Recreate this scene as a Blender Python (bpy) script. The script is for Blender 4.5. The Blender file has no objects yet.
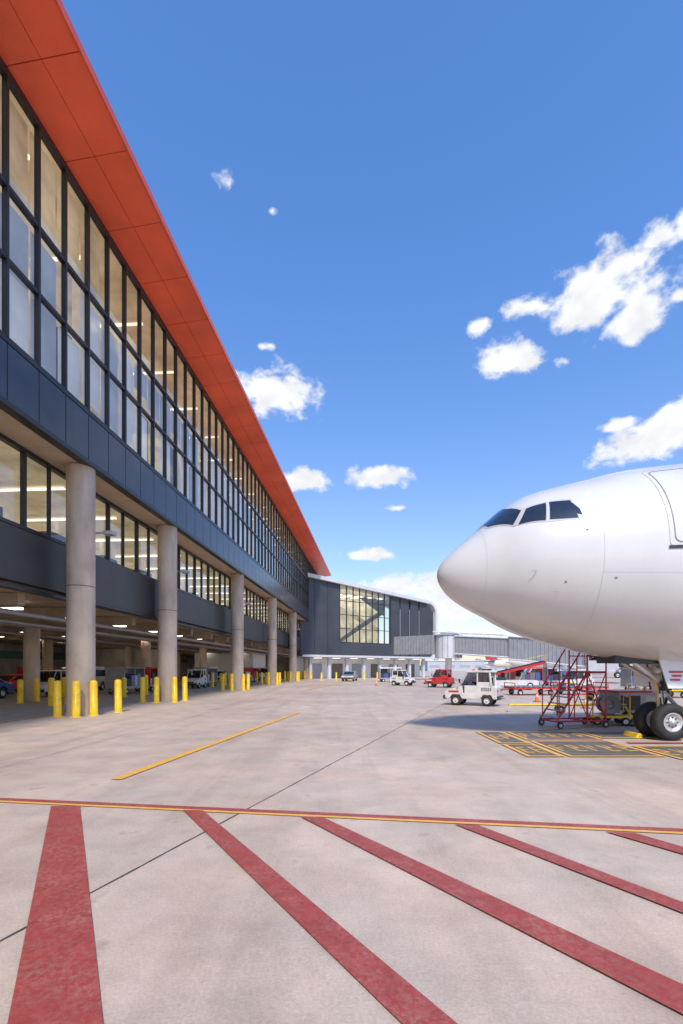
import bpy, math, random
from mathutils import Vector, Matrix
random.seed(7)
S = bpy.context.scene
R = math.radians

# ------------------------------------------------------------------ materials
def mat(name, col, rough=0.6, metal=0.0, var=0.12, vscale=1.5, bump=0.0, bscale=20.0,
        emit=None, estr=0.0, coat=0.0, dirt=0.0, stretch=None, sample=False):
    m = bpy.data.materials.new(name); m.use_nodes = True
    nt = m.node_tree; N = nt.nodes; L = nt.links
    b = N["Principled BSDF"]
    b.inputs["Roughness"].default_value = rough
    b.inputs["Metallic"].default_value = metal
    if coat: 
        b.inputs["Coat Weight"].default_value = coat
        b.inputs["Coat Roughness"].default_value = 0.08
    tc = N.new("ShaderNodeNewGeometry")
    src = tc.outputs["Position"]
    if stretch:
        mp = N.new("ShaderNodeMapping"); mp.inputs["Scale"].default_value = stretch
        L.new(src, mp.inputs["Vector"]); src = mp.outputs["Vector"]
    n = N.new("ShaderNodeTexNoise"); n.inputs["Scale"].default_value = vscale
    n.inputs["Detail"].default_value = 4; n.inputs["Roughness"].default_value = 0.6
    L.new(src, n.inputs["Vector"])
    r = N.new("ShaderNodeMapRange")
    r.inputs["From Min"].default_value = 0.3; r.inputs["From Max"].default_value = 0.7
    r.inputs["To Min"].default_value = 1 - var; r.inputs["To Max"].default_value = 1 + var
    L.new(n.outputs["Fac"], r.inputs["Value"])
    vm = N.new("ShaderNodeVectorMath"); vm.operation = 'SCALE'
    vm.inputs[0].default_value = col[:3]
    L.new(r.outputs["Result"], vm.inputs["Scale"])
    L.new(vm.outputs[0], b.inputs["Base Color"])
    if emit:
        b.inputs["Emission Color"].default_value = (*emit, 1)
        b.inputs["Emission Strength"].default_value = estr
        if not sample: m.cycles.emission_sampling = 'NONE'
        if var > 0:
            r2 = N.new("ShaderNodeMath"); r2.operation = 'MULTIPLY'; r2.inputs[1].default_value = estr
            L.new(r.outputs["Result"], r2.inputs[0]); L.new(r2.outputs[0], b.inputs["Emission Strength"])
    if bump:
        n2 = N.new("ShaderNodeTexNoise"); n2.inputs["Scale"].default_value = bscale
        n2.inputs["Detail"].default_value = 4
        L.new(src, n2.inputs["Vector"])
        bp = N.new("ShaderNodeBump"); bp.inputs["Strength"].default_value = bump
        bp.inputs["Distance"].default_value = 0.02
        L.new(n2.outputs["Fac"], bp.inputs["Height"]); L.new(bp.outputs[0], b.inputs["Normal"])
    return m

def glass_mat(name, tint=(0.75,0.8,0.8), refl=1.0, ior=1.55, base=0.04):
    m = bpy.data.materials.new(name); m.use_nodes = True
    nt = m.node_tree; N = nt.nodes; L = nt.links
    for x in list(N): N.remove(x)
    o = N.new("ShaderNodeOutputMaterial")
    t = N.new("ShaderNodeBsdfTransparent"); t.inputs[0].default_value = (*tint,1)
    g = N.new("ShaderNodeBsdfGlossy"); g.inputs["Roughness"].default_value = 0.02
    g.inputs[0].default_value = (0.9,0.95,1,1)
    f = N.new("ShaderNodeFresnel"); f.inputs[0].default_value = ior
    mu = N.new("ShaderNodeMath"); mu.operation='MULTIPLY_ADD'; mu.inputs[1].default_value = refl; mu.inputs[2].default_value=base
    mu.use_clamp = True
    ge = N.new("ShaderNodeNewGeometry")
    n = N.new("ShaderNodeTexNoise"); n.inputs["Scale"].default_value = 0.9; n.inputs["Detail"].default_value=1
    L.new(ge.outputs["Position"], n.inputs["Vector"])
    bp = N.new("ShaderNodeBump"); bp.inputs["Strength"].default_value=0.12; bp.inputs["Distance"].default_value=0.05
    L.new(n.outputs["Fac"], bp.inputs["Height"]); L.new(bp.outputs[0], g.inputs["Normal"])
    mx = N.new("ShaderNodeMixShader")
    L.new(f.outputs[0], mu.inputs[0]); L.new(mu.outputs[0], mx.inputs[0])
    L.new(t.outputs[0], mx.inputs[1]); L.new(g.outputs[0], mx.inputs[2]); L.new(mx.outputs[0], o.inputs[0])
    return m

CONC = (0.53,0.405,0.315)
def concrete_color_nodes(N, L, scale=1.0):
    ge = N.new("ShaderNodeNewGeometry"); P = ge.outputs["Position"]
    def noise(s, d=6, ro=0.6, st=None, rot=0):
        n = N.new("ShaderNodeTexNoise"); n.inputs["Scale"].default_value = s
        n.inputs["Detail"].default_value = d; n.inputs["Roughness"].default_value = ro
        if st:
            mp = N.new("ShaderNodeMapping"); mp.inputs["Scale"].default_value = st
            mp.inputs["Rotation"].default_value = (0,0,rot)
            L.new(P, mp.inputs["Vector"]); L.new(mp.outputs[0], n.inputs["Vector"])
        else: L.new(P, n.inputs["Vector"])
        return n.outputs["Fac"]
    def mr(v,a,b,c,d):
        r = N.new("ShaderNodeMapRange"); r.inputs[1].default_value=a; r.inputs[2].default_value=b
        r.inputs[3].default_value=c; r.inputs[4].default_value=d; L.new(v, r.inputs[0]); return r.outputs[0]
    def mul(a,b):
        m = N.new("ShaderNodeMath"); m.operation='MULTIPLY'; L.new(a,m.inputs[0]); L.new(b,m.inputs[1]); return m.outputs[0]
    a = mr(noise(0.16,3,0.55),0.35,0.65,0.88,1.08)
    b = mr(noise(1.3,7,0.70),0.3,0.7,0.80,1.13)
    c = mr(noise(42,3,0.8),0.25,0.75,0.78,1.18)
    d = mr(noise(1.0,4,0.6,(1.6,0.10,1),R(-12)),0.50,0.70,1.0,0.84)      # tyre streaks
    e = mr(noise(2.6,3,0.5),0.64,0.76,1.0,0.68)                       # oil stains
    f = mr(noise(9,5,0.78),0.62,0.74,1.0,0.70)                        # small dark spots
    mp = N.new("ShaderNodeMapping"); mp.vector_type='TEXTURE'; mp.inputs["Location"].default_value=(-2.37,3.33,0)
    mp.inputs["Rotation"].default_value=(0,0,R(-19.37)); mp.inputs["Scale"].default_value=(7.5,7.5,1000); L.new(P,mp.inputs[0])
    fl_=N.new("ShaderNodeVectorMath"); fl_.operation='FLOOR'; L.new(mp.outputs[0],fl_.inputs[0])
    wn=N.new("ShaderNodeTexWhiteNoise"); wn.noise_dimensions='2D'; L.new(fl_.outputs[0],wn.inputs["Vector"])
    g_ = mr(wn.outputs["Value"],0,1,0.95,1.04)
    v = mul(mul(mul(a,b),mul(c,f)),mul(mul(d,e),g_))
    wm=N.new("ShaderNodeMix"); wm.data_type='RGBA'; wm.inputs[6].default_value=(*CONC,1); wm.inputs[7].default_value=(0.485,0.40,0.335,1)
    L.new(mr(noise(0.5,4,0.6),0.35,0.65,0,1),wm.inputs[0])
    vm = N.new("ShaderNodeVectorMath"); vm.operation='SCALE'; L.new(wm.outputs[2],vm.inputs[0])
    L.new(v, vm.inputs["Scale"])
    return vm.outputs[0], noise

def concrete_ground():
    m = bpy.data.materials.new("apron_concrete"); m.use_nodes=True
    N=m.node_tree.nodes; L=m.node_tree.links; b=N["Principled BSDF"]
    col, noise = concrete_color_nodes(N,L)
    L.new(col, b.inputs["Base Color"]); b.inputs["Roughness"].default_value=0.62
    b.inputs["Specular IOR Level"].default_value=0.4
    bp=N.new("ShaderNodeBump"); bp.inputs["Strength"].default_value=0.3; bp.inputs["Distance"].default_value=0.01
    L.new(noise(60,4,0.7), bp.inputs["Height"]); L.new(bp.outputs[0], b.inputs["Normal"])
    return m
def paint(name, col, wear=0.5):
    m = bpy.data.materials.new(name); m.use_nodes=True
    N=m.node_tree.nodes; L=m.node_tree.links; b=N["Principled BSDF"]
    cc, noise = concrete_color_nodes(N,L)
    def mr(v,a,b_,c,d):
        r = N.new("ShaderNodeMapRange"); r.inputs[1].default_value=a; r.inputs[2].default_value=b_
        r.inputs[3].default_value=c; r.inputs[4].default_value=d; L.new(v, r.inputs[0]); return r.outputs[0]
    w1 = mr(noise(26,6,0.78), 0.42,0.68,0.0,0.55*wear*2)
    w2 = mr(noise(2.2,4,0.6), 0.35,0.7,0.25,1.0)
    mu=N.new("ShaderNodeMath"); mu.operation='MULTIPLY'; L.new(w1,mu.inputs[0]); L.new(w2,mu.inputs[1])
    t = mr(noise(5,6,0.7),0.3,0.7,0.80,1.12)
    vm=N.new("ShaderNodeVectorMath"); vm.operation='SCALE'; vm.inputs[0].default_value=col
    L.new(t, vm.inputs["Scale"])
    mx=N.new("ShaderNodeMix"); mx.data_type='RGBA'
    L.new(mu.outputs[0], mx.inputs[0]); L.new(vm.outputs[0], mx.inputs[6]); L.new(cc, mx.inputs[7])
    L.new(mx.outputs[2], b.inputs["Base Color"]); b.inputs["Roughness"].default_value=0.6
    return m

M = {}
M['ground']=concrete_ground()
M['red_paint']=paint("red_paint",(0.30,0.042,0.034),0.38)
M['yellow_paint']=paint("yellow_paint",(0.72,0.38,0.05),0.55)
M['black_paint']=paint("black_paint",(0.085,0.08,0.06),0.6)
M['joint']=mat("joint_sealant",(0.05,0.045,0.04),0.8)
M['joint2']=mat("joint_sealant_faded",(0.28,0.22,0.18),0.8,var=0.3)
M['asphalt']=mat("asphalt",(0.27,0.24,0.21),0.8,var=0.2,vscale=2,bump=0.3,bscale=60)
M['kerb']=mat("kerb_concrete",(0.35,0.33,0.3),0.8,var=0.2)
M['column']=mat("column_concrete",(0.47,0.37,0.28),0.75,var=0.25,vscale=1.2,bump=0.35,bscale=14,stretch=(1,1,0.45))
M['soffit_red']=mat("red_soffit_panel",(0.86,0.125,0.050),0.36,var=0.16,vscale=0.35)
M['fascia_red']=mat("red_fascia",(0.72,0.10,0.045),0.35,var=0.08)
M['dark_gap']=mat("dark_gap",(0.03,0.015,0.012),0.8)
M['frame']=mat("mullion_aluminium",(0.028,0.030,0.034),0.35,metal=0.3,var=0.1)
M['spandrel']=mat("slate_spandrel",(0.050,0.056,0.074),0.24,metal=0.15,var=0.22,vscale=0.5)
M['black_band']=mat("black_cladding",(0.040,0.036,0.033),0.45,var=0.2,vscale=0.6)
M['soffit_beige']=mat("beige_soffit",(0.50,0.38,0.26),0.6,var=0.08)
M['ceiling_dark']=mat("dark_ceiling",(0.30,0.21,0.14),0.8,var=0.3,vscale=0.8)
M['cream_up']=mat("cream_wall_upper_glow",(0.55,0.46,0.32),0.8,var=0.5,vscale=0.35,emit=(1,0.80,0.50),estr=0.32)  # wall carries its own warm glow, standing in for room light
M['cream_mid']=mat("cream_wall_mid_glow",(0.65,0.58,0.42),0.8,var=0.45,vscale=0.45,emit=(1,0.86,0.54),estr=0.55)  # emission put into the wall colour to imitate lit rooms
M['ceil_up']=mat("interior_ceiling_glow",(0.5,0.42,0.32),0.8,var=0.35,vscale=0.5,emit=(1,0.78,0.48),estr=0.34)  # surface itself glows to suggest a lit interior; not a fixture
M['lamp']=mat("lit_lamp",(0.9,0.9,0.9),0.5,var=0.0,emit=(1,0.88,0.66),estr=1.5)
M['lampw']=mat("lit_lamp_white",(0.9,0.9,0.9),0.5,var=0.0,emit=(1,0.90,0.72),estr=8.0,sample=True)
M['lampm']=mat("lit_lamp_mid",(0.9,0.9,0.9),0.5,var=0.0,emit=(1,0.94,0.82),estr=1.8)
M['shade']=mat("roller_shade_glow",(0.74,0.72,0.73),0.8,var=0.14,vscale=0.6,emit=(1.0,0.96,0.95),estr=0.26)  # fabric emits a little to brighten the panes; no lamp
M['shade2']=mat("roller_shade_grey_glow",(0.50,0.50,0.54),0.8,var=0.18,vscale=0.6,emit=(0.92,0.92,1),estr=0.17)  # grey fabric with the same added self-glow
M['furn']=mat("interior_furniture",(0.16,0.14,0.12),0.7,var=0.3)
M['glass']=glass_mat("facade_glass",(0.78,0.81,0.81),1.15,1.55,0.05)
M['glass_dark']=glass_mat("tinted_glass",(0.35,0.38,0.40),1.2)
M['inner_wall']=mat("service_wall",(0.42,0.38,0.33),0.8,var=0.2)
M['teal']=mat("green_wall_panel",(0.08,0.22,0.17),0.6,var=0.15)
M['white']=mat("white_cladding",(0.72,0.72,0.72),0.45,var=0.06)
M['grey']=mat("grey_metal",(0.33,0.34,0.36),0.45,metal=0.2,var=0.12)
M['lgrey']=mat("light_grey_panel",(0.55,0.56,0.58),0.5,var=0.08)
M['far_wall']=mat("far_grey_wall",(0.40,0.42,0.45),0.7,var=0.12,vscale=0.1)  # muted grey for the distant buildings
M['charcoal']=mat("charcoal_panel",(0.045,0.050,0.062),0.4,var=0.2,vscale=0.3)
M['roof']=mat("roof_membrane",(0.4,0.4,0.38),0.8)
M['yellow']=mat("yellow_enamel",(0.82,0.52,0.02),0.4,var=0.18,vscale=4)
M['rubber']=mat("tyre_rubber",(0.022,0.021,0.02),0.75,var=0.25,vscale=6)
M['hub']=mat("wheel_hub",(0.55,0.55,0.55),0.35,metal=0.5,var=0.15,vscale=9)
M['steel']=mat("gear_steel",(0.42,0.43,0.45),0.35,metal=0.6,var=0.2,vscale=6)
M['aircraft']=mat("aircraft_white",(0.585,0.575,0.57),0.28,var=0.045,vscale=0.9,coat=0.6,bump=0.02,bscale=1.5)
M['seam']=mat("panel_seam",(0.42,0.42,0.43),0.6,var=0.1)
M['seam_dark']=mat("door_seam",(0.20,0.20,0.21),0.6)
M['cockpit']=mat("cockpit_glass",(0.012,0.014,0.018),0.06,var=0.4,vscale=3,coat=1)
M['red']=mat("red_enamel",(0.50,0.03,0.03),0.4,var=0.18,vscale=3)
M['orange']=mat("orange_plastic",(0.8,0.16,0.02),0.5)
M['vwhite']=mat("vehicle_white",(0.60,0.59,0.57),0.35,var=0.16,vscale=2.5,coat=0.3)
M['vsilver']=mat("vehicle_silver",(0.35,0.36,0.38),0.3,metal=0.5,coat=0.3)
M['vblue']=mat("vehicle_blue",(0.05,0.10,0.28),0.35,coat=0.3)
M['vblack']=mat("dark_plastic",(0.03,0.03,0.032),0.5,var=0.2)
M['tail']=mat("tail_lamp",(0.6,0.02,0.02),0.3)
M['headl']=mat("headlamp_lens",(0.8,0.8,0.78),0.15)
M['canvas']=mat("cart_curtain",(0.20,0.22,0.25),0.8,var=0.2,vscale=4)
M['leaf']=mat("foliage",(0.05,0.085,0.03),0.8,var=0.5,vscale=0.4)

# ------------------------------------------------------------------ mesh builder
class MB:
    def __init__(s): s.v=[]; s.f=[]; s.m=[]; s.sm=[]; s.mats=[]
    def mi(s,k):
        if k not in s.mats: s.mats.append(k)
        return s.mats.index(k)
    def add(s,vs,fs,k,smooth=False):
        o=len(s.v); s.v+= [tuple(x) for x in vs]; i=s.mi(k)
        for f in fs:
            s.f.append(tuple(o+a for a in f)); s.m.append(i); s.sm.append(smooth)
    def box(s,x0,x1,y0,y1,z0,z1,k):
        vs=[(x0,y0,z0),(x1,y0,z0),(x1,y1,z0),(x0,y1,z0),(x0,y0,z1),(x1,y0,z1),(x1,y1,z1),(x0,y1,z1)]
        s.add(vs,[(0,3,2,1),(4,5,6,7),(0,1,5,4),(1,2,6,5),(2,3,7,6),(3,0,4,7)],k)
    def quad(s,pts,k,smooth=False): s.add(pts,[tuple(range(len(pts)))],k,smooth)
    def tube(s,p0,p1,r,k,n=10,r2=None,smooth=True):
        p0=Vector(p0);p1=Vector(p1); d=(p1-p0).normalized()
        a=Vector((0,0,1)) if abs(d.z)<0.9 else Vector((1,0,0))
        u=d.cross(a).normalized(); w=d.cross(u)
        r2=r if r2 is None else r2
        vs=[]
        for p,rr in ((p0,r),(p1,r2)):
            for i in range(n):
                t=2*math.pi*i/n; vs.append(p+(u*math.cos(t)+w*math.sin(t))*rr)
        s.add(vs,[(i,(i+1)%n,n+(i+1)%n,n+i) for i in range(n)],k,smooth)
        s.add(vs[:n],[tuple(range(n-1,-1,-1))],k); s.add(vs[n:],[tuple(range(n))],k)
    def lathe(s,c,axis,prof,k,n=24):
        c=Vector(c); d=Vector(axis).normalized()
        a=Vector((0,0,1)) if abs(d.z)<0.9 else Vector((1,0,0))
        u=d.cross(a).normalized(); w=d.cross(u); vs=[]
        for (h,r) in prof:
            for i in range(n):
                t=2*math.pi*i/n; vs.append(c+d*h+(u*math.cos(t)+w*math.sin(t))*r)
        fs=[]
        for j in range(len(prof)-1):
            for i in range(n):
                fs.append((j*n+i,j*n+(i+1)%n,(j+1)*n+(i+1)%n,(j+1)*n+i))
        s.add(vs,fs,k,True)
    def prism(s,poly,axis,a0,a1,k):
        n=len(poly)
        def P(p,q,a): return (p,a,q) if axis=='y' else ((a,p,q) if axis=='x' else (p,q,a))
        vs=[P(p,q,a0) for p,q in poly]+[P(p,q,a1) for p,q in poly]
        s.add(vs,[(i,(i+1)%n,n+(i+1)%n,n+i) for i in range(n)]+[tuple(range(n-1,-1,-1)),tuple(range(n,2*n))],k)
    def wheel(s,c,r,w,axis=(0,1,0),hub='hub',n=28):
        h=w/2
        s.lathe(c,axis,[(-h*0.75,r*0.52),(-h,r*0.62),(-h*1.02,r*0.80),(-h*0.8,r*0.94),(-h*0.35,r),(h*0.35,r),(h*0.8,r*0.94),(h*1.02,r*0.80),(h,r*0.62),(h*0.75,r*0.52)],'rubber',n)
        s.lathe(c,axis,[(-h*0.72,r*0.53),(-h*0.80,r*0.46),(-h*0.45,r*0.40),(-h*0.45,r*0.2),(-h*0.9,r*0.16),(-h*0.95,0.001)],hub,n)
        s.lathe(c,axis,[(h*0.72,r*0.53),(h*0.80,r*0.46),(h*0.45,r*0.40),(h*0.45,r*0.2),(h*0.9,r*0.16),(h*0.95,0.001)],hub,n)
    def make(s,name,parent=None,loc=None,rot=0,bevel=0,fixn=True):
        me=bpy.data.meshes.new(name)
        me.from_pydata(s.v,[],s.f)
        for k in s.mats: me.materials.append(M[k])
        me.polygons.foreach_set("material_index",s.m); me.polygons.foreach_set("use_smooth",s.sm)
        me.update()
        if fixn:
            import bmesh
            bm=bmesh.new(); bm.from_mesh(me); bmesh.ops.recalc_face_normals(bm,faces=bm.faces); bm.to_mesh(me); bm.free()
        o=bpy.data.objects.new(name,me); S.collection.objects.link(o)
        if parent: o.parent=parent
        if loc is not None: o.location=loc
        o.rotation_euler=(0,0,rot)
        if bevel:
            b=o.modifiers.new("b",'BEVEL'); b.width=bevel; b.segments=2; b.limit_method='ANGLE'; b.angle_limit=R(35)
        return o
def empty(name,loc=(0,0,0),rot=0):
    e=bpy.data.objects.new(name,None); S.collection.objects.link(e); e.location=loc; e.rotation_euler=(0,0,rot); e.empty_display_size=0.5
    return e

# ------------------------------------------------------------------ ground & markings
g=MB(); g.quad([(-1500,-300,0),(1500,-300,0),(1500,3000,0),(-1500,3000,0)],'ground'); g.make("ground")
BR=R(-4)   # heading of the terminal
c4,s4=math.cos(BR),math.sin(BR)
def W(xl,yl): return (xl*c4-yl*s4, xl*s4+yl*c4)

def strip(mb,p,q,w,z,k):
    p=Vector(p);q=Vector(q);d=(q-p).normalized();n=Vector((-d.y,d.x))*w/2
    mb.quad([(*(p-n),z),(*(q-n),z),(*(q+n),z),(*(p+n),z)],k)
def crack(mb,p,q,w,z,k,amp=0.012,seg=0.25):
    p=Vector(p);q=Vector(q);L_=(q-p).length;d=(q-p)/L_;n=Vector((-d.y,d.x)); m=int(L_/seg); rr_=random.Random(int(L_*10))
    off=0; vs=[]
    for i in range(m+1):
        off=off*0.8+rr_.uniform(-amp,amp)*0.4; ww=w*rr_.uniform(0.35,0.75); c=p+d*(L_*i/m)+n*off
        vs+= [(*(c-n*ww),z),(*(c+n*ww),z)]
    mb.add(vs,[(2*i,2*i+2,2*i+3,2*i+1) for i in range(m)],k)
j=MB()
d=Vector((7.99,22.73)).normalized(); nn=Vector((d.y,-d.x)); p0=Vector((-2.37,3.33))
crack(j,p0-d*8,p0+d*60,0.018,0.004,'joint',0.008,0.12)
for k in (-22.5,-15,7.5,15,22.5,30,37.5):
    q=p0+nn*k
    crack(j,q+d*(22 if k<10 else 16),q+d*110,0.014,0.004,'joint2')
for k in (30,45,60,80,100):
    q=p0+d*k
    crack(j,q-nn*20,q+nn*60,0.014,0.0045,'joint2')
crack(j,W(-7.1,-3),W(-7.1,50),0.012,0.004,'joint2')
j.make("apron_joints",fixn=False)
mk=MB(); z=0.008
A=Vector((-4.92,6.93)); B=Vector((3.96,5.60)); dv=(B-A).normalized()
strip(mk,A-dv*12,B+dv*14,0.13,z,'red_paint')
nv=Vector((dv.y,-dv.x))
strip(mk,A-dv*12+nv*0.112,B+dv*14+nv*0.112,0.07,z+0.004,'yellow_paint')
z=0.016
def wedge(a,b,c_,d_,ext=1.5):
    a,b,c_,d_=map(Vector,(a,b,c_,d_))
    c2=c_+(c_-b).normalized()*ext; d2=d_+(d_-a).normalized()*ext
    mk.quad([(*a,z),(*b,z),(*c2,z),(*d2,z)],'red_paint')
wedge((-3.97,6.56),(-3.574,6.56),(-1.272,2.56),(-1.78,2.56))
wedge((-2.107,6.38),(-1.84,6.36),(0.605,2.56),(0.312,2.56))
wedge((-0.526,6.10),(-0.247,6.08),(2.034,2.859),(1.859,2.613))
wedge((1.365,5.80),(1.641,5.76),(2.749,3.864),(2.600,3.742))
wedge((3.041,5.54),(3.356,5.49),(3.62,5.03),(3.44,4.90))
strip(mk,(-3.83,8.14),(-1.85,20.3),0.20,z,'yellow_paint')
mk.quad([(*W(-13.15,-10),z),(*W(-12.95,-10),z),(*W(-12.95,95),z),(*W(-13.15,95),z)],'yellow_paint')
strip(mk,(6,34),(40,30),0.16,z,'yellow_paint')
strip(mk,(-3,40),(3,90),0.2,z,'yellow_paint')
strip(mk,(11,24),(40,21.5),0.14,z,'red_paint')
def pad(x0,x1,y0,y1,hatch=True):
    mk.quad([(x0,y0,z),(x1,y0,z),(x1,y1,z),(x0,y1,z)],'black_paint')
    b=0.10; z2=z+0.004
    for (a,b_,c_,d_) in ((x0,x1,y0,y0+b),(x0,x1,y1-b,y1),(x0,x0+b,y0+b,y1-b),(x1-b,x1,y0+b,y1-b)):
        mk.quad([(a,c_,z2),(b_,c_,z2),(b_,d_,z2),(a,d_,z2)],'yellow_paint')
    if hatch:
        nx=max(2,int((x1-x0)/0.36)); q=random.Random(int(x0*10+y0))
        for i in range(nx):
            cx=x0+0.26+i*(x1-x0-0.52)/max(1,nx-1); cy=(y0+y1)/2; hh=min(0.42,(y1-y0)*0.22)
            mk.quad([(cx-0.09,cy-hh,z2),(cx-0.04,cy-hh,z2),(cx-0.04,cy+hh,z2),(cx-0.09,cy+hh,z2)],'yellow_paint')
            for oy in (hh-0.08,-0.04,-hh):
                if q.random()<0.6: mk.quad([(cx-0.04,cy+oy,z2),(cx+0.10,cy+oy,z2),(cx+0.10,cy+oy+0.08,z2),(cx-0.04,cy+oy+0.08,z2)],'yellow_paint')
            if q.random()<0.5: mk.quad([(cx+0.05,cy+0.04,z2),(cx+0.10,cy+0.04,z2),(cx+0.10,cy+hh-0.08,z2),(cx+0.05,cy+hh-0.08,z2)],'yellow_paint')
pad(3.95,4.75,12.0,14.2); pad(3.95,4.75,10.2,11.9)
pad(4.85,6.9,12.6,14.2); pad(4.85,6.9,10.2,12.4)
pad(7.0,9.0,12.9,14.2,False); pad(7.0,9.0,9.9,11.6); pad(9.1,12.0,9.9,11.6)
mk.quad([(7.2,12.0,z),(9.5,12.0,z),(9.5,12.18,z),(7.2,12.18,z)],'red_paint')
strip(mk,(6.0,14.6),(14,18),0.15,z,'yellow_paint')
strip(mk,(7.0,15.8),(20,15.8),0.12,z+0.004,'yellow_paint')
mk.make("apron_markings",fixn=False)
rd=MB(); 
rd.quad([(*W(-40,-20),0.004),(*W(-13.3,-20),0.004),(*W(-13.3,110),0.004),(*W(-40,110),0.004)],'asphalt')
rd.make("service_road",fixn=False)

# ------------------------------------------------------------------ terminal building
T=empty("terminal_building",(0,0,0),BR)
Y0,Y1=-14.0,95.0
XF=-11.3
bay=1.4
nb=int(round((Y1-Y0)/bay)); ys=[Y0+i*bay for i in range(nb+1)]; Y1=ys[-1]
fr=MB(); gl=MB(); sp=MB(); sh=MB()
for y in ys:
    fr.box(XF-0.12,XF+0.06,y-0.045,y+0.045,12.06,20.2,'frame')
for zz,h in ((12.0,0.10),(14.5,0.055),(16.75,0.07),(20.2,0.14)):
    fr.box(XF-0.14,XF+0.045,Y0,Y1,zz-h,zz+h,'frame')
gl.quad([(XF-0.05,Y0,12.1),(XF-0.05,Y1,12.1),(XF-0.05,Y1,20.2),(XF-0.05,Y0,20.2)],'glass')
for i in range(nb):
    y=ys[i]
    sp.box(XF-0.18,XF+0.03,y+0.02,y+bay-0.02,10.12,11.88,'spandrel')
sp.box(XF-0.25,XF-0.02,Y0,Y1,10.0,11.9,'dark_gap')
fr.box(XF-0.3,XF+0.07,Y0,Y1,9.94,10.10,'frame')
rr=random.Random(3)
for i in range(nb):
    y=ys[i]
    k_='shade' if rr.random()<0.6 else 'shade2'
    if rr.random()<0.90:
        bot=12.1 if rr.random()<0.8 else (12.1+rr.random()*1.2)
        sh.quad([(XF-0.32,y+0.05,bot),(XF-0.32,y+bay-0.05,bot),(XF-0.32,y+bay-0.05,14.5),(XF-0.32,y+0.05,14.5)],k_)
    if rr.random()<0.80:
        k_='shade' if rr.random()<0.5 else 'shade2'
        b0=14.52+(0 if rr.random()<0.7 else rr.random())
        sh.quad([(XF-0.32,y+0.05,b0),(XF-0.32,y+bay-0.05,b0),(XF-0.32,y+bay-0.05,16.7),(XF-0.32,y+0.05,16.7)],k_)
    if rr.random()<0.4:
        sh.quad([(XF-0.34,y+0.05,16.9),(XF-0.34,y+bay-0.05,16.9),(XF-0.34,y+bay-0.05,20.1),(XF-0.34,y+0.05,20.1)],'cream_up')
fr.make("curtain_wall_frame",T); gl.make("curtain_wall_glass",T,fixn=False); sp.make("spandrel_panels",T,bevel=0.012); sh.make("roller_shades",T,fixn=False)
it=MB()
it.box(-24,XF-0.2,Y0,Y1,11.6,11.98,'furn')
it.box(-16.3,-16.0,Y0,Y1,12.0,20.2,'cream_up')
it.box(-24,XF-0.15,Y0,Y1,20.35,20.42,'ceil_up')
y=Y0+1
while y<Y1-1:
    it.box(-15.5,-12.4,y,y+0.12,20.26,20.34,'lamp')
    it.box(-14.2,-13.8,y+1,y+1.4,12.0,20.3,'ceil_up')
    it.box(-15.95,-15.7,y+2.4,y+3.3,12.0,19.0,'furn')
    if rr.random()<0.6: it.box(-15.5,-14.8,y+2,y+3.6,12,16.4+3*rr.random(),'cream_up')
    y+=4.2
XM=-12.9
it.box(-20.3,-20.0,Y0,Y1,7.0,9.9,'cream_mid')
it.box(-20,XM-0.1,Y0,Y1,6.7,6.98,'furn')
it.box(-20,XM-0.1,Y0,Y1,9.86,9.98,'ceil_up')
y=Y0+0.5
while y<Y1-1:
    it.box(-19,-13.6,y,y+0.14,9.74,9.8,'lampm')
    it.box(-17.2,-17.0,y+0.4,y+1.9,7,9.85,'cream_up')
    if rr.random()<0.5: it.box(-15.8,-14.6,y+0.6,y+2,7,7.9+0.4*rr.random(),'furn')
    y+=4.2
it.make("interior_rooms",T)
mf=MB(); mg=MB()
for i in range(nb//2+1):
    y=Y0+i*2.8+0.0
    mf.box(XM-0.1,XM+0.09,y-0.06,y+0.06,7.06,9.86,'frame')
    mf.box(XM-0.1,XM+0.06,y+1.4-0.03,y+1.4+0.03,7.06,9.86,'frame')
mf.box(XM-0.12,XM+0.11,Y0,Y1,6.96,7.1,'frame')
mf.box(XM-0.12,XM+0.11,Y0,Y1,9.82,9.96,'frame')
mg.quad([(XM-0.04,Y0,7.1),(XM-0.04,Y1,7.1),(XM-0.04,Y1,9.9),(XM-0.04,Y0,9.9)],'glass')
yy=Y0
k=0
while yy<Y1:
    L_=2.8*3
    pr=0.0 if k%3!=1 else 0.28
    e=min(yy+L_-0.03,Y1)
    mf.box(XM-0.2,XM+0.12+pr,yy,e,5.0-(0.15 if pr else 0),6.94,'black_band')
    mf.box(XM-0.2,XM+0.16+pr,yy,e,4.72,4.84,'frame')
    yy+=L_; k+=1
mf.make("mezzanine_facade",T,bevel=0.01); mg.make("mezzanine_glass",T,fixn=False)
sf=MB()
for i in range(nb//2+1):
    y=Y0+i*2.8
    e=min(y+2.78,Y1)
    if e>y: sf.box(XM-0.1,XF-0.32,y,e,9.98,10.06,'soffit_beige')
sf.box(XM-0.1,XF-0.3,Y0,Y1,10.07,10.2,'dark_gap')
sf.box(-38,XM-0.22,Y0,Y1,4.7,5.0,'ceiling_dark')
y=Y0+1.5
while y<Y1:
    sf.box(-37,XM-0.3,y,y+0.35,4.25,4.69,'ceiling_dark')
    for xx in (-15.5,-20,-25,-30):
        sf.box(xx-0.7,xx+0.7,y+2.2,y+2.36,4.36,4.44,'lampw')
        sf.tube((xx-0.5,y+2.28,4.44),(xx-0.5,y+2.28,4.7),0.012,'steel',6)
        sf.tube((xx+0.5,y+2.28,4.44),(xx+0.5,y+2.28,4.7),0.012,'steel',6)
    y+=4.2
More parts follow.
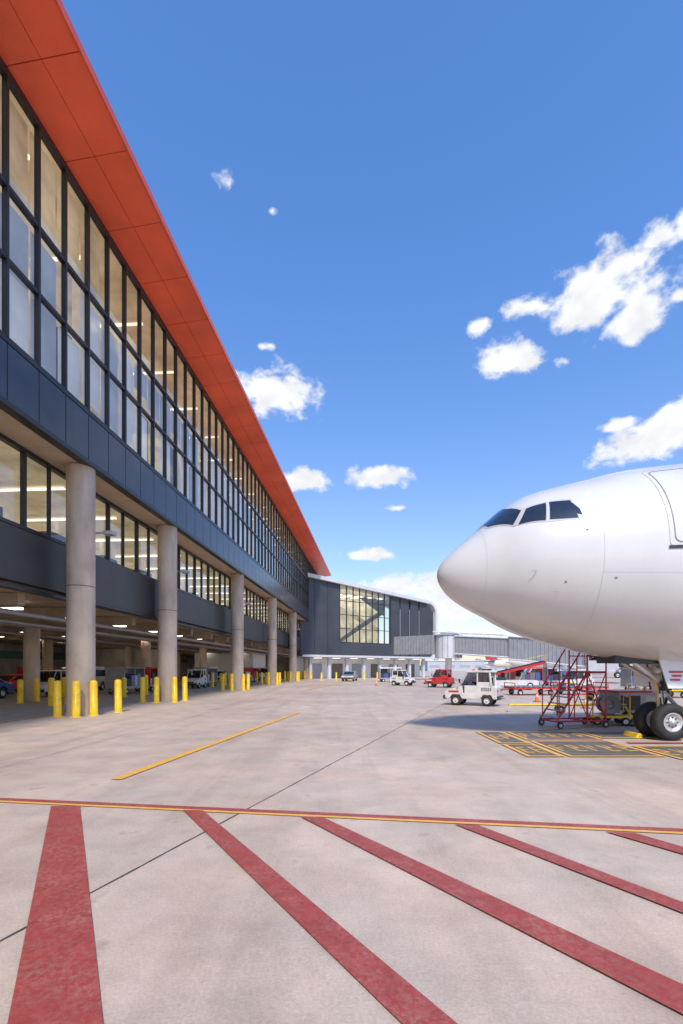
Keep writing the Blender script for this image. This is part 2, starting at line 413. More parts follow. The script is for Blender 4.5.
for xx in (-14.4,-17.5,-18.1,-23):
    sf.tube((xx,Y0,4.12),(xx,Y1,4.12),0.11,'grey',8)
sf.make("soffits_and_ceiling",T)
bw=MB()
bw.box(-38.4,-38,Y0,Y1,0.0,5.0,'inner_wall')
bw.box(-37.99,-37.9,Y0,Y1,2.9,3.7,'teal')
y=Y0+3
while y<Y1-6:
    bw.box(-37.99,-37.88,y,y+3.6,0.02,2.85,'lgrey'); y+=7.5
bw.box(-38.4,-13.2,Y1-0.4,Y1,0.0,4.7,'inner_wall')
bw.box(-34,-27,55,60,0,4.2,'inner_wall')
bw.box(-26.9,-18,70,78,0,4.2,'white')
bw.make("ground_floor_walls",T)
cols=[4.5,18.6,26.7,40.7,54.7,68.7,82.7]
co=MB()
for yc in cols:
    co.tube((-11.85,yc,0),(-11.85,yc,5.15),0.53,'column',40)
    co.tube((-11.85,yc,5.15),(-11.85,yc,5.18),0.515,'dark_gap',40)
    co.tube((-11.85,yc,5.18),(-11.85,yc,9.95),0.53,'column',40)
    co.tube((-11.85,yc,0),(-11.85,yc,0.06),0.60,'kerb',32)
    for xx in (-20,-29):
        co.tube((xx,yc,0.0),(xx,yc,4.7),0.42,'column',28)
co.make("concrete_columns",T)
rf=MB()
XE=-8.95; ZE=20.62; ZI=20.38
npan=int((Y1-Y0+3)/2.8)
slope=(ZE-ZI)/(XE-XF)
def zs(x): return ZI+(x-XF)*slope
for i in range(npan+1):
    a=Y0+i*2.8; b_=min(a+2.77,Y1+2)
    if b_<=a: continue
    for (x0,x1) in ((XF-0.02,XF+1.12),(XF+1.14,XE-0.0)):
        rf.add([(x0,a,zs(x0)),(x1,a,zs(x1)),(x1,b_,zs(x1)),(x0,b_,zs(x0)),(x0,a,zs(x0)+0.05),(x1,a,zs(x1)+0.05),(x1,b_,zs(x1)+0.05),(x0,b_,zs(x0)+0.05)],
           [(0,3,2,1),(4,5,6,7),(0,1,5,4),(1,2,6,5),(2,3,7,6),(3,0,4,7)],'soffit_red')
rf.add([(XF-0.2,Y0,ZI+0.07),(XE-0.01,Y0,ZE+0.06),(XE-0.01,Y1+2,ZE+0.06),(XF-0.2,Y1+2,ZI+0.07)],[(0,1,2,3)],'dark_gap')
rf.box(XE+0.004,XE+0.06,Y0,Y1+2,ZE-0.04,ZE+0.24,'fascia_red')
rf.box(-38,XE,Y0,Y1+2,ZE+0.08,ZE+0.22,'roof')
rf.make("red_roof_overhang",T)
ew=MB()
ew.box(-38,XF-0.3,Y1,Y1+0.3,10.2,20.6,'charcoal')
ew.box(-38,XM-0.3,Y1,Y1+0.3,5.0,10.19,'charcoal')
ew.box(-38.4,-38,Y0,Y1,5.01,20.6,'charcoal')
ew.box(-38,XF-0.3,Y0-0.3,Y0-0.01,5.0,20.6,'charcoal')
ew.make("end_walls",T)
fl=MB()
for yc in cols[1:]:
    fl.tube((-11.3,yc+0.9,7.6),(-12.7,yc+0.9,7.6),0.035,'grey',8)
    fl.box(-11.35,-10.95,yc+0.7,yc+1.1,7.5,7.64,'grey')
fl.make("wall_floodlights",T)

# ------------------------------------------------------------------ gate concourse at the end
ang=math.atan2(18,25.2)
C=empty("gate_concourse_building",(-5.7,82,0),ang)
def ztop(x): return 18.0-2.3*x/31
cb=MB()
out=[(-1.5,3.8)]
out+=[(31-1.2+1.2*math.sin(a),5.0-1.2*math.cos(a)) for a in [i*math.pi/2/6 for i in range(7)]]
rc=2.6; zc=ztop(31)-rc
out+=[(31-rc+rc*math.cos(a),zc+rc*math.sin(a)) for a in [i*math.pi/2/10 for i in range(11)]]
out+=[(-1.5,ztop(-1.5))]
inn=[]
for i,(x,zv) in enumerate(out):
    th=0.62
    if x<0: nx,nz=x,(zv+ (0.35 if zv<8 else -th))
    else:
        nx=x-th*max(0,(x-28))/3; nz=zv+(0.35 if zv<5 else (-th if zv>zc else 0))
        if zv>zc: 
            a=math.atan2(zv-zc,max(1e-6,x-(31-rc))) if x>31-rc else math.pi/2
            nx=x-th*math.cos(a) if x>31-rc else x; nz=zv-th*math.sin(a)
        elif x>=31-0.01: nx=x-th; nz=zv
    inn.append((nx,nz))
n=len(out)
for i in range(n-1):
    (a,b_),(c_,d_)=out[i],out[i+1]; (e,f),(g_,h)=inn[i],inn[i+1]
    yF=-0.7; yB=13
    cb.quad([(a,yF,b_),(c_,yF,d_),(g_,yF,h),(e,yF,f)],'lgrey')
    cb.quad([(a,yF,b_),(a,yB,b_),(c_,yB,d_),(c_,yF,d_)],'lgrey')
    cb.quad([(e,yF,f),(g_,yF,h),(g_,0.3,h),(e,0.3,f)],'lgrey')
cb.make("rounded_shell",C,fixn=False)
cf=MB()
def panel(x0,x1,z0,k='charcoal',y=0.0,inset=0.62):
    cf.add([(x0,y,z0),(x1,y,z0),(x1,y,ztop(x1)-inset),(x0,y,ztop(x0)-inset),(x0,y+0.25,z0),(x1,y+0.25,z0),(x1,y+0.25,ztop(x1)-inset),(x0,y+0.25,ztop(x0)-inset)],
      [(0,1,2,3),(4,7,6,5),(0,4,5,1),(3,2,6,7),(0,3,7,4),(1,5,6,2)],k)
for (a,b_) in ((-1.5,1.3),(1.36,4.0),(4.06,6.6)): panel(a,b_,4.2)
for a,b_ in ((18.7,21.0),(21.25,23.5),(23.95,26.1),(26.5,28.5)): panel(a,b_,4.2)
panel(18.7,28.5,4.2,'vblack',0.30,0.7)
cf.box(28.5,30.4,0.0,0.25,4.4,zc+0.4,'charcoal')
for a in (21.05,23.6,26.2): cf.box(a,a+0.10,-0.1,0.0,6,13.5,'grey')
cf.box(6.62,18.68,0.0,0.25,4.2,6.5,'charcoal')
for i in range(9):
    x=6.66+i*1.5; cf.box(x-0.05,x+0.05,-0.05,0.2,6.5,ztop(x)-0.65,'frame')
for zz in (6.55,9.0,11.5,14.0): cf.box(6.6,18.7,-0.03,0.15,zz-0.05,zz+0.05,'frame')
cf.make("concourse_facade",C)
cg=MB(); cg.quad([(6.6,0.08,6.5),(18.7,0.08,6.5),(18.7,0.08,ztop(18.7)-0.62),(6.6,0.08,ztop(6.6)-0.62)],'glass'); cg.make("concourse_glass",C,fixn=False)
ci=MB()
ci.box(6.2,19.2,4.5,4.7,4.3,17.0,'cream_mid')
ci.box(6.2,19.2,0.4,4.5,6.2,6.4,'furn')
ci.box(6.2,19.2,0.5,4.5,15.4,15.5,'ceil_up')
ci.prism([(7,6.5),(8.2,6.5),(18.5,12.4),(18.5,13.3)],'y',2.2,2.9,'furn')
ci.prism([(7,13.5),(7,14.2),(18.5,9.8),(18.5,8.9)],'y',3.2,3.6,'cream_up')
ci.prism([(12,15.3),(18.6,15.3),(18.6,12.0)],'y',1.6,1.8,'furn')
ci.box(7,11,2.5,3.5,6.4,9.5,'cream_up')
for i in range(5): ci.box(7+i*2.4,8.0+i*2.4,1,4,15.2,15.3,'lampm')
ci.make("concourse_interior",C)
cu=MB()
cu.box(-1.5,29,2.5,2.9,0,3.78,'white')
for i in range(8): cu.box(0.5+i*3.9,1.0+i*3.9,0.3,0.8,0,3.79,'lgrey')
for i in range(6): cu.box(2+i*4.6,4.4+i*4.6,2.4,2.49,0.02,2.7,'furn' if i%2 else 'grey')
for i in range(7): cu.box(2+i*4,3.6+i*4,1.2,1.4,3.62,3.7,'lampm')
cu.box(-1.5,30,-0.5,12,3.82,3.9,'white')
cu.make("ground_floor_walls",C)

# ------------------------------------------------------------------ jet bridges
def jetbridge(ox,oy,rot,second=True):
    J=empty("jet_bridge",(ox,oy,0),rot); jb=MB()
    jb.tube((0,0,3.4),(0,0,6.9),2.0,'lgrey',28); jb.tube((0,0,6.9),(0,0,7.5),2.2,'grey',28,r2=0.5)
    for i in range(16):
        t=2*math.pi*i/16; jb.tube((2.02*math.cos(t),2.02*math.sin(t),3.5),(2.02*math.cos(t),2.02*math.sin(t),6.8),0.05,'grey',4)
    jb.tube((0,0,0),(0,0,3.4),0.5,'white',16)
    def tunnel(x0,x1,z0,z1,w,h,k,rib):
        a=Vector((x0,0,z0)); b_=Vector((x1,0,z1)); n=Vector((0,w/2,0)); H=Vector((0,0,h))
        vs=[a-n,b_-n,b_+n,a+n,a-n+H,b_-n+H,b_+n+H,a+n+H]
        jb.add(vs,[(0,3,2,1),(4,5,6,7),(0,1,5,4),(1,2,6,5),(2,3,7,6),(3,0,4,7)],k)
        m=int((b_-a).length/0.5)
        for sg in (-1,1):
            for i in range(m):
                p=a.lerp(b_,(i+0.5)/m)+n*sg*1.02
                jb.tube(p+Vector((0,0,0.2)),p+Vector((0,0,h-0.2)),0.06,rib,4,smooth=False)
            for hh in (0.02,h-0.02):
                jb.tube(a+n*sg*1.04+Vector((0,0,hh)),b_+n*sg*1.04+Vector((0,0,hh)),0.13,'lgrey',6)
    tunnel(1.7,10.5,4.0,3.3,2.8,2.7,'grey','vsilver')
    tunnel(9.8,20,3.1,2.0,3.3,3.2,'grey','grey')
    jb.box(19.6,23.2,-2.0,2.0,1.7,5.4,'lgrey'); jb.box(20,22.8,-2.06,-2.0,2.9,4.9,'glass_dark'); jb.box(23.2,23.9,-1.9,1.9,1.9,5.2,'vblack')
    for xx in (14.2,17.2): jb.tube((xx,0,0.6),(xx,0,3.0),0.28,'white',12)
    jb.box(13.8,17.6,-0.6,0.6,0.7,1.1,'grey')
    for xx in (14.2,17.2):
        for yy in (-0.9,0.9): jb.wheel((xx,yy,0.55),0.55,0.4)
    for i in range(10): jb.box(23.3+i*0.28,23.6+i*0.28,-2.9,-1.95,1.95-i*0.2,2.0-i*0.2,'grey')
    jb.tube((23.3,-2.9,3.0),(26.1,-2.9,1.1),0.04,'steel',6); jb.tube((23.3,-2.9,1.95),(26.1,-2.9,0.05),0.06,'steel',6)
    for sg in (-1.3,1.3):
        jb.tube((-2,sg,7.5),(9,sg,6.6),0.09,'white',6); 
        for i in range(6): jb.tube((-1.5+i*1.8,sg,7.4-i*0.14),(-0.6+i*1.8,sg,6.75-i*0.12),0.06,'white',6)
    jb.box(-9,-1.7,-1.4,1.4,4.1,7.0,'grey')
    for i in range(14): jb.box(-8.8+i*0.5,-8.7+i*0.5,-1.46,-1.4,4.2,6.9,'vsilver')
    jb.make("bridge_tunnels",J)
jetbridge(16.5,74,R(-38))
jetbridge(40,98,R(-25))

# ------------------------------------------------------------------ far terminal & horizon
def low_building(name,x0,x1,y0,y1,h,wallk,floors=2):
    e=empty(name,(0,0,0)); b=MB()
    b.box(x0,x1,y0,y1,0,h,wallk); b.box(x0-0.4,x1+0.4,y0-0.4,y1+0.4,h,h+0.5,'lgrey')
    b.make("walls",e); w=MB()
    for f in range(floors):
        zz=h*(f+0.35)/floors
        x=x0+1
        while x<x1-3:
            w.box(x,x+6.4,y0-0.05,y0+0.01,zz,zz+h*0.22/floors*1.2,'grey'); x+=9.2
    w.make("windows",e); r=MB()
    x=x0+5
    while x<x1-6:
        r.box(x,x+2.5,y0+4,y0+7,h+0.5,h+1.6,'grey'); x+=13
    r.make("roof_units",e)
low_building("distant_terminal",52,230,290,315,6.0,'far_wall',1)
low_building("cargo_warehouse",150,330,360,390,9,'far_wall',1)
low_building("distant_hangar",-20,35,230,260,8,'far_wall',1)
def far_plane(x,y,rot):
    e=empty("passenger_airliner",(x,y,0),rot); b=MB()
    b.lathe((0,0,3.6),(1,0,0),[(-17,0.02),(-16.7,0.6),(-15.8,1.2),(-14,1.75),(-12,1.95),(8,1.95),(13,1.4),(17,0.6),(19,0.15)],'aircraft',24)
    for sg in (1,-1):
        b.add([(-3,sg*1.6,2.9),(3,sg*1.6,3.0),(7,sg*16,4.4),(5,sg*16,4.4),(-2.6,sg*1.6,3.3),(3,sg*1.6,3.1),(7,sg*16,4.5),(5.2,sg*16,4.55)],[(0,1,2,3),(4,5,6,7),(0,4,7,3),(1,5,6,2),(3,2,6,7)],'grey')
        b.lathe((-4,sg*5.6,2.0),(1,0,0),[(0.2,0.1),(0,0.95),(1.5,1.05),(3.4,0.7)],'lgrey',18)
        b.add([(14,sg*0.4,4.4),(17,sg*0.3,4.5),(19,sg*6,5),(17.5,sg*6,5),(14.2,sg*0.4,4.6),(17,sg*0.3,4.6),(19,sg*6,5.1),(17.6,sg*6,5.1)],[(0,1,2,3),(4,5,6,7),(0,4,7,3),(1,5,6,2),(3,2,6,7)],'grey')
        b.tube((0.8,sg*3.3,0.5),(0.8,sg*3.1,3.0),0.15,'steel',8); b.wheel((0.8,sg*3.3,0.5),0.5,0.7,n=16)
    b.prism([(12,5.0),(17.5,5.0),(20,11.2),(17.6,11.2)],'y',-0.15,0.15,'red')
    b.tube((-12.5,0,0.4),(-12.5,0,2),0.1,'steel',8); b.wheel((-12.5,0,0.38),0.38,0.5,n=16)
    s_=-13
    while s_<10:
        for sg in (-1,1): b.box(s_,s_+0.3,sg*1.93-0.02,sg*1.93+0.02,3.9,4.25,'cockpit')
        s_+=0.75
    b.box(-15.5,-14.8,-1.3,1.3,4.1,4.6,'cockpit')
    b.make("airframe",e)
far_plane(62,135,R(15)); far_plane(72,190,R(-160))

tl=MB(); tr=random.Random(11)
for i in range(2600):
    x=tr.uniform(-160,520); yv=tr.uniform(420,440); h=4.5+3*math.sin(x*0.07)*math.sin(x*0.023+1)+tr.uniform(-1,1.5)
    zv=tr.uniform(0.5,max(1.5,h)); s_=tr.uniform(0.8,2.0)
    a=tr.uniform(0,3.14); dx,dy=math.cos(a)*s_,math.sin(a)*s_
    tl.quad([(x-dx,yv-dy,zv-s_*0.6),(x+dx,yv+dy,zv-s_*0.4),(x+dx*0.6,yv+dy*0.6,zv+s_*0.8),(x-dx*0.7,yv-dy*0.7,zv+s_*0.6)],'leaf')
tl.make("distant_tree_line",fixn=False)

# ------------------------------------------------------------------ airliner
AX,AY=2.58,12.95
st=[(0,0,4.41),(0.08,.264,4.41),(.34,.581,4.40),(.86,.975,4.45),(1.3,1.276,4.53),(1.62,1.507,4.575),(2.12,1.776,4.615),(2.75,1.984,4.61),(3.65,2.212,4.60),(4.65,2.435,4.607),(6.3,2.611,4.61),(8,2.72,4.66),(10,2.78,4.70),(14,2.80,4.72)]
def interp(tab,x):
    xs=[math.sqrt(a) for a,_ in tab]; ysv=[b for _,b in tab]; t=math.sqrt(max(0,x)); n=len(xs)
    if t>=xs[-1]: return ysv[-1]
    i=0
    while i<n-2 and t>xs[i+1]: i+=1
    def sl(k):
        if k==0: return (ysv[1]-ysv[0])/(xs[1]-xs[0])
        if k==n-1: return 0
        return (ysv[k+1]-ysv[k-1])/(xs[k+1]-xs[k-1])
    h=xs[i+1]-xs[i]; u=(t-xs[i])/h
    return (2*u**3-3*u*u+1)*ysv[i]+(u**3-2*u*u+u)*h*sl(i)+(-2*u**3+3*u*u)*ysv[i+1]+(u**3-u*u)*h*sl(i+1)
tr_=[(a,b) for a,b,c in st]; tz_=[(a,c) for a,b,c in st]
def rad(s): return 0 if s<=0 else interp(tr_,s)
def zce(s): return interp(tz_,s)
def surf(s,th,off=0.0):
    r=rad(s); e=0.02; dr=(rad(s+e)-rad(max(0,s-e)))/(e+min(s,e))
    th=R(th); nr=1/math.sqrt(1+dr*dr); ns=-dr*nr
    return Vector((AX+s+ns*off, AY-(r+nr*off)*math.sin(th), zce(s)+(r+nr*off)*math.cos(th)))
P=empty("passenger_airliner",(0,0,0))
fu=MB(); NT=120
ss=[ (i/60)**2*6.3 for i in range(1,61)]+[6.3+ i*0.4 for i in range(1,20)]+[15,20,25,30,35,38]
vs=[(AX,AY,4.41)]
for s in ss:
    for i in range(NT):
        vs.append(tuple(surf(s,360*i/NT)))
for k,(s,r,zv) in enumerate(((42,2.6,4.9),(47,2.0,5.5),(52,1.2,6.2),(56,0.5,6.8),(58,0.15,7.0))):
    for i in range(NT):
        t=2*math.pi*i/NT; vs.append((AX+s,AY-r*math.sin(t),zv+r*math.cos(t)))
nr=len(ss)+5
fs=[(0,1+(i+1)%NT,1+i) for i in range(NT)]
for j_ in range(nr-1):
    for i in range(NT):
        a=1+j_*NT+i; b_=1+j_*NT+(i+1)%NT; fs.append((a,b_,b_+NT,a+NT))
fu.add(vs,fs,'aircraft',True)
fu.make("fuselage",P)
cw=MB(); ce=MB()
def patch(mb,bot,top,k,off,nc=10,nr_=5,mir=1):
    def along(pl,t):
        x=t*(len(pl)-1); i=min(int(x),len(pl)-2); f=x-i
        return (pl[i][0]*(1-f)+pl[i+1][0]*f, pl[i][1]*(1-f)+pl[i+1][1]*f)
    vs=[]
    for r_ in range(nr_+1):
        for c_ in range(nc+1):
            a=along(bot,c_/nc); b2=along(top,c_/nc); f=r_/nr_
            s=a[0]*(1-f)+b2[0]*f; th=a[1]*(1-f)+b2[1]*f
            vs.append(surf(s,th*mir,off))
    fs=[(r_*(nc+1)+c_,r_*(nc+1)+c_+1,(r_+1)*(nc+1)+c_+1,(r_+1)*(nc+1)+c_) for r_ in range(nr_) for c_ in range(nc)]
    mb.add(vs,fs,k,True)
for mir in (1,-1):
    patch(cw,[(1.10,4),(1.18,34),(1.60,57.5)],[(1.62,4),(1.66,26),(1.84,44.5)],'cockpit',0.014,12,6,mir)
    patch(cw,[(1.70,60),(2.23,65.5)],[(1.94,45.5),(2.35,47.5)],'cockpit',0.014,8,6,mir)
    patch(cw,[(2.31,65.5),(2.62,67),(2.89,68)],[(2.42,47.5),(2.60,49),(2.84,51)],'cockpit',0.014,8,6,mir)
    patch(ce,[(1.06,3),(1.14,35),(1.60,59.5),(2.28,67.5),(2.92,69.5)],[(1.66,3),(1.70,24.5),(1.9,43.2),(2.38,45.6),(2.88,49)],'seam',0.007,30,8,mir)
patch(cw,[(2.87,64),(2.98,66)],[(2.84,53),(2.96,61)],'cockpit',0.0145,3,3)
cw.make("cockpit_windows",P,fixn=False)
def ring(s,w,t0=-180,t1=180,k='seam',off=0.006):
    nn_=120; patch(ce,[(s,t0+(t1-t0)*i/nn_) for i in range(nn_+1)],[(s+w,t0+(t1-t0)*i/nn_) for i in range(nn_+1)],k,off,nn_,1)
def hseam(th,s0,s1,w,k='seam',off=0.006):
    m=60; patch(ce,[(s0+(s1-s0)*i/m,th) for i in range(m+1)],[(s0+(s1-s0)*i/m,th+w) for i in range(m+1)],k,off,m,1)
ring(1.02,0.006,off=0.004)
ring(6.9,0.006); hseam(104,3.35,9.2,0.12); ring(3.35,0.005,60,150)
def door(s0,s1,t0,t1,k='seam_dark',w=0.022):
    c_=0.14; ct=c_/rad(s0)*57.3; path=[]
    def arc(cs,ctt,a0):
        for i in range(7):
            a=R(a0+90*i/6); path.append((cs+c_*math.cos(a),ctt-ct*math.sin(a)))
    arc(s1-c_,t0+ct,0); arc(s0+c_,t0+ct,90); arc(s0+c_,t1-ct,180); arc(s1-c_,t1-ct,270)
    path.append(path[0]); full=[]
    for i in range(len(path)-1):
        for q in range(10):
            f=q/10; full.append((path[i][0]*(1-f)+path[i+1][0]*f,path[i][1]*(1-f)+path[i+1][1]*f))
    full.append(full[0])
    wt=w/rad(s0)*57.3; cs=(s0+s1)/2; cth=(t0+t1)/2; hs=(s1-s0)/2; ht=(t1-t0)/2
    inner=[(cs+(a-cs)*(hs-w)/hs, cth+(b-cth)*(ht-wt)/ht) for a,b in full]
    patch(ce,full,inner,k,0.008,len(full)-1,1)
door(4.72,5.80,36,89); door(4.62,5.90,33.5,91.5,'seam',0.012)
patch(ce,[(5.1,89.8),(5.6,89.8)],[(5.1,87.5),(5.6,87.5)],'vblack',0.02,2,1)
patch(ce,[(4.60,92),(4.95,92)],[(4.60,90.4),(4.95,90.4)],'vblack',0.02,2,1)
patch(ce,[(5.35,66),(5.45,66)],[(5.35,62),(5.45,62)],'cockpit',0.012,2,1)
patch(ce,[(4.98,83),(5.1,83)],[(4.98,80),(5.1,80)],'red',0.009,2,1)
for (a,b) in ((3.0,78),(2.6,112),(3.6,108)):
    patch(ce,[(a,b),(a+0.05,b)],[(a,b-1.2),(a+0.05,b-1.2)],'seam_dark',0.006,2,1)
s_=7.0
while s_<38:
    for mir in (1,-1): patch(ce,[(s_,72),(s_+0.24,72)],[(s_,64.5),(s_+0.24,64.5)],'cockpit',0.008,2,2,mir)
    s_+=0.533
ce.make("doors_and_seams",P,fixn=False)
pr=MB()
for (s,th) in ((2.0,104),(2.2,256),(2.5,118)):
    a=surf(s,th,0.0); b_=surf(s,th,0.05); pr.tube(a,b_,0.010,'steel',6); pr.tube(b_,b_+Vector((-0.10,0,0)),0.008,'steel',6)
pr.make("pitot_probes",P)
wg=MB()
for sg in (1,-1):
    vs=[(AX+20,AY+sg*2.4,3.2),(AX+31,AY+sg*2.4,3.3),(AX+38,AY+sg*28,5.2),(AX+35.5,AY+sg*28,5.2),
        (AX+22,AY+sg*2.4,4.2),(AX+31,AY+sg*2.4,3.4),(AX+38,AY+sg*28,5.3),(AX+36,AY+sg*28,5.45)]
    wg.add(vs,[(0,1,2,3),(4,5,6,7),(0,4,7,3),(1,5,6,2),(3,2,6,7),(0,1,5,4)],'aircraft')
    wg.lathe((AX+19,AY+sg*9.5,2.6),(1,0,0),[(0.3,0.2),(0.0,1.35),(0.4,1.55),(2.5,1.6),(4.5,1.1),(5.5,0.7)],'aircraft',28)
    vs=[(AX+50,AY+sg*0.8,6.6),(AX+55,AY+sg*0.6,6.8),(AX+58,AY+sg*9.5,7.6),(AX+56,AY+sg*9.5,7.6),(AX+51,AY+sg*0.8,6.9),(AX+55,AY+sg*0.6,6.9),(AX+58,AY+sg*9.5,7.7),(AX+56.5,AY+sg*9.5,7.75)]
    wg.add(vs,[(0,1,2,3),(4,5,6,7),(0,4,7,3),(1,5,6,2),(3,2,6,7),(0,1,5,4)],'aircraft')
    for dx in (0,1.6):
        for dy in (-0.5,0.5): wg.wheel((AX+28+dx,AY+sg*4.2+dy,0.68),0.68,0.45)
    wg.tube((AX+28.8,AY+sg*4.2,0.7),(AX+28.8,AY+sg*4,3.4),0.2,'steel',12)
wg.prism([(AX+46,7.0),(AX+55,7.0),(AX+59,16.5),(AX+56,16.5)],'y',AY-0.18,AY+0.18,'aircraft')
wg.make("wings_and_tail",P)
# nose gear
ng=MB(); GX=8.62; 
for dy in (-0.36,0.36): ng.wheel((GX,AY+dy,0.485),0.485,0.34,(0,1,0),n=40)
for dy in (-0.36,0.36):
    for i in range(8):
        t=2*math.pi*i/8; sgn=-1 if dy<0 else 1
        ng.tube((GX+0.13*math.cos(t),AY+dy+sgn*0.08,0.485+0.13*math.sin(t)),(GX+0.13*math.cos(t),AY+dy+sgn*0.115,0.485+0.13*math.sin(t)),0.018,'vblack',6)
ng.tube((GX,AY-0.5,0.485),(GX,AY+0.5,0.485),0.07,'steel',14)
ng.tube((GX,AY,0.42),(GX-0.05,AY,1.25),0.085,'hub',18)
ng.tube((GX-0.05,AY,1.15),(GX-0.14,AY,2.7),0.14,'vwhite',20)
ng.tube((GX-0.05,AY,1.12),(GX-0.05,AY,1.22),0.19,'steel',20)
ng.tube((GX-0.08,AY,1.6),(GX-0.08,AY,1.72),0.19,'vwhite',20)
for dy in (-0.13,0.13):
    ng.tube((GX-0.08,AY+dy,1.5),(GX-1.35,AY+dy*2.5,2.35),0.055,'vwhite',10)
    ng.tube((GX+0.02,AY+dy*0.6,0.62),(GX+0.38,AY+dy*0.4,0.92),0.03,'steel',8)
    ng.tube((GX+0.38,AY+dy*0.4,0.92),(GX+0.04,AY+dy*0.6,1.28),0.03,'steel',8)
    ng.tube((GX-0.1,AY+dy*2.2,1.3),(GX-0.2,AY+dy*2.4,2.2),0.022,'vblack',6)
    ng.tube((GX-0.3,AY+dy*1.6,1.85),(GX-0.18,AY+dy*1.6,1.85),0.09,'headl',14)
ng.tube((GX-0.2,AY-0.2,1.45),(GX+0.2,AY-0.2,1.42),0.05,'steel',10)
ng.box(GX-0.16,GX+0.10,AY-0.28,AY-0.19,1.3,1.55,'vblack')
ng.tube((GX-0.02,AY-0.1,0.5),(GX-0.15,AY-0.16,1.4),0.015,'rubber',6)
ng.tube((GX-0.02,AY-0.2,0.5),(GX-0.12,AY-0.23,1.5),0.012,'rubber',6)
ng.tube((GX-0.16,AY-0.15,0.9),(GX-0.3,AY-0.2,1.9),0.014,'yellow',6)
ng.box(GX-0.14,GX-0.02,AY-0.05,AY+0.05,0.25,0.42,'steel')
ng.make("nose_gear",P)
gd=MB()
for sg in (-1,1):
    X0=GX-0.42
    gd.add([(X0,AY+sg*0.52,2.12),(X0+0.95,AY+sg*0.52,2.12),(X0+0.92,AY+sg*0.70,1.38),(X0+0.12,AY+sg*0.70,1.38),
            (X0,AY+sg*0.56,2.12),(X0+0.95,AY+sg*0.56,2.12),(X0+0.92,AY+sg*0.74,1.38),(X0+0.12,AY+sg*0.74,1.38)],
            [(0,1,2,3),(7,6,5,4),(0,4,5,1),(3,2,6,7),(0,3,7,4),(1,5,6,2)],'white')
    for i,(a,b) in enumerate(((0.0,0.35),(0.05,0.3),(0.0,0.25))):
        zz=1.8-i*0.1; off=0.565+ (2.12-zz)/(0.74)*0.18
        gd.box(X0+a+0.2,X0+b+0.2,AY+sg*(off+0.012)-0.003,AY+sg*(off+0.012)+0.003,zz-0.025,zz+0.025,'red')
gd.add([(GX-1.5,AY-0.45,2.03),(GX+0.8,AY-0.45,2.0),(GX+0.8,AY+0.45,2.0),(GX-1.5,AY+0.45,2.03),
        (GX-1.5,AY-0.45,2.6),(GX+0.8,AY-0.45,2.6),(GX+0.8,AY+0.45,2.6),(GX-1.5,AY+0.45,2.6)],[(0,3,2,1),(0,1,5,4),(1,2,6,5),(2,3,7,6),(3,0,4,7)],'vblack')
gd.make("gear_doors",P)
def chock(x,y,rot=0):
    c_=MB(); c_.prism([(-0.11,0),(0.11,0),(0.04,0.13),(-0.04,0.13)],'y',-0.30,0.30,'yellow')
    c_.tube((0,-0.30,0.08),(0,-0.5,0.03),0.01,'vblack',6)
    c_.make("wheel_chock",loc=(x,y,0.0),rot=rot,bevel=0.01)
chock(GX-0.58,AY+0.3); chock(GX+0.58,AY)

# ------------------------------------------------------------------ bollards
def bollard(x,y,h=1.42,r=0.145,loc=None):
    b=MB()
    b.lathe((0,0,0),(0,0,1),[(0.0,r*1.5),(0.03,r*1.5),(0.035,r),(h-0.1,r),(h-0.04,r*0.86),(h-0.01,r*0.5),(h,0.001)],'yellow',20)
    wx,wy=W(x,y) if loc is None else loc
    o=b.make("bollard",loc=(wx,wy,0.0)); o.rotation_euler=(rr.uniform(-.012,.012),rr.uniform(-.012,.012),rr.uniform(0,3)); o.location.z=-0.003
for (x,y) in ((-12.35,17.9),(-11.5,17.75),(-11.15,18.35),(-11.0,19.9),(-12.7,19.9)): bollard(x,y)
for yc in cols[2:]:
    for (dx,dy) in ((-0.95,-1.0),(-0.15,-1.05),(0.75,-0.75),(0.75,0.7),(-0.9,0.9)): bollard(-11.85+dx,yc+dy)
for yc in (23,33,37,47,51,61,65): 
    bollard(-16.2,yc)
for (x,y) in ((-16.0,24),(-16.0,25.2),(-16.8,26.4),(-16.2,30),(-19,24.5),(-19.2,26),(-20.6,30.5),(-21.1,32.6),(-21,44),(-19,44),(-21,58),(-19,58),(-18,28),(-18,29.2),(-18,40),(-18,41.5)): bollard(x,y,1.3)
for i in range(5): bollard(0,0,1.25,0.13,(-3+i*2.2,72+i*1.4))

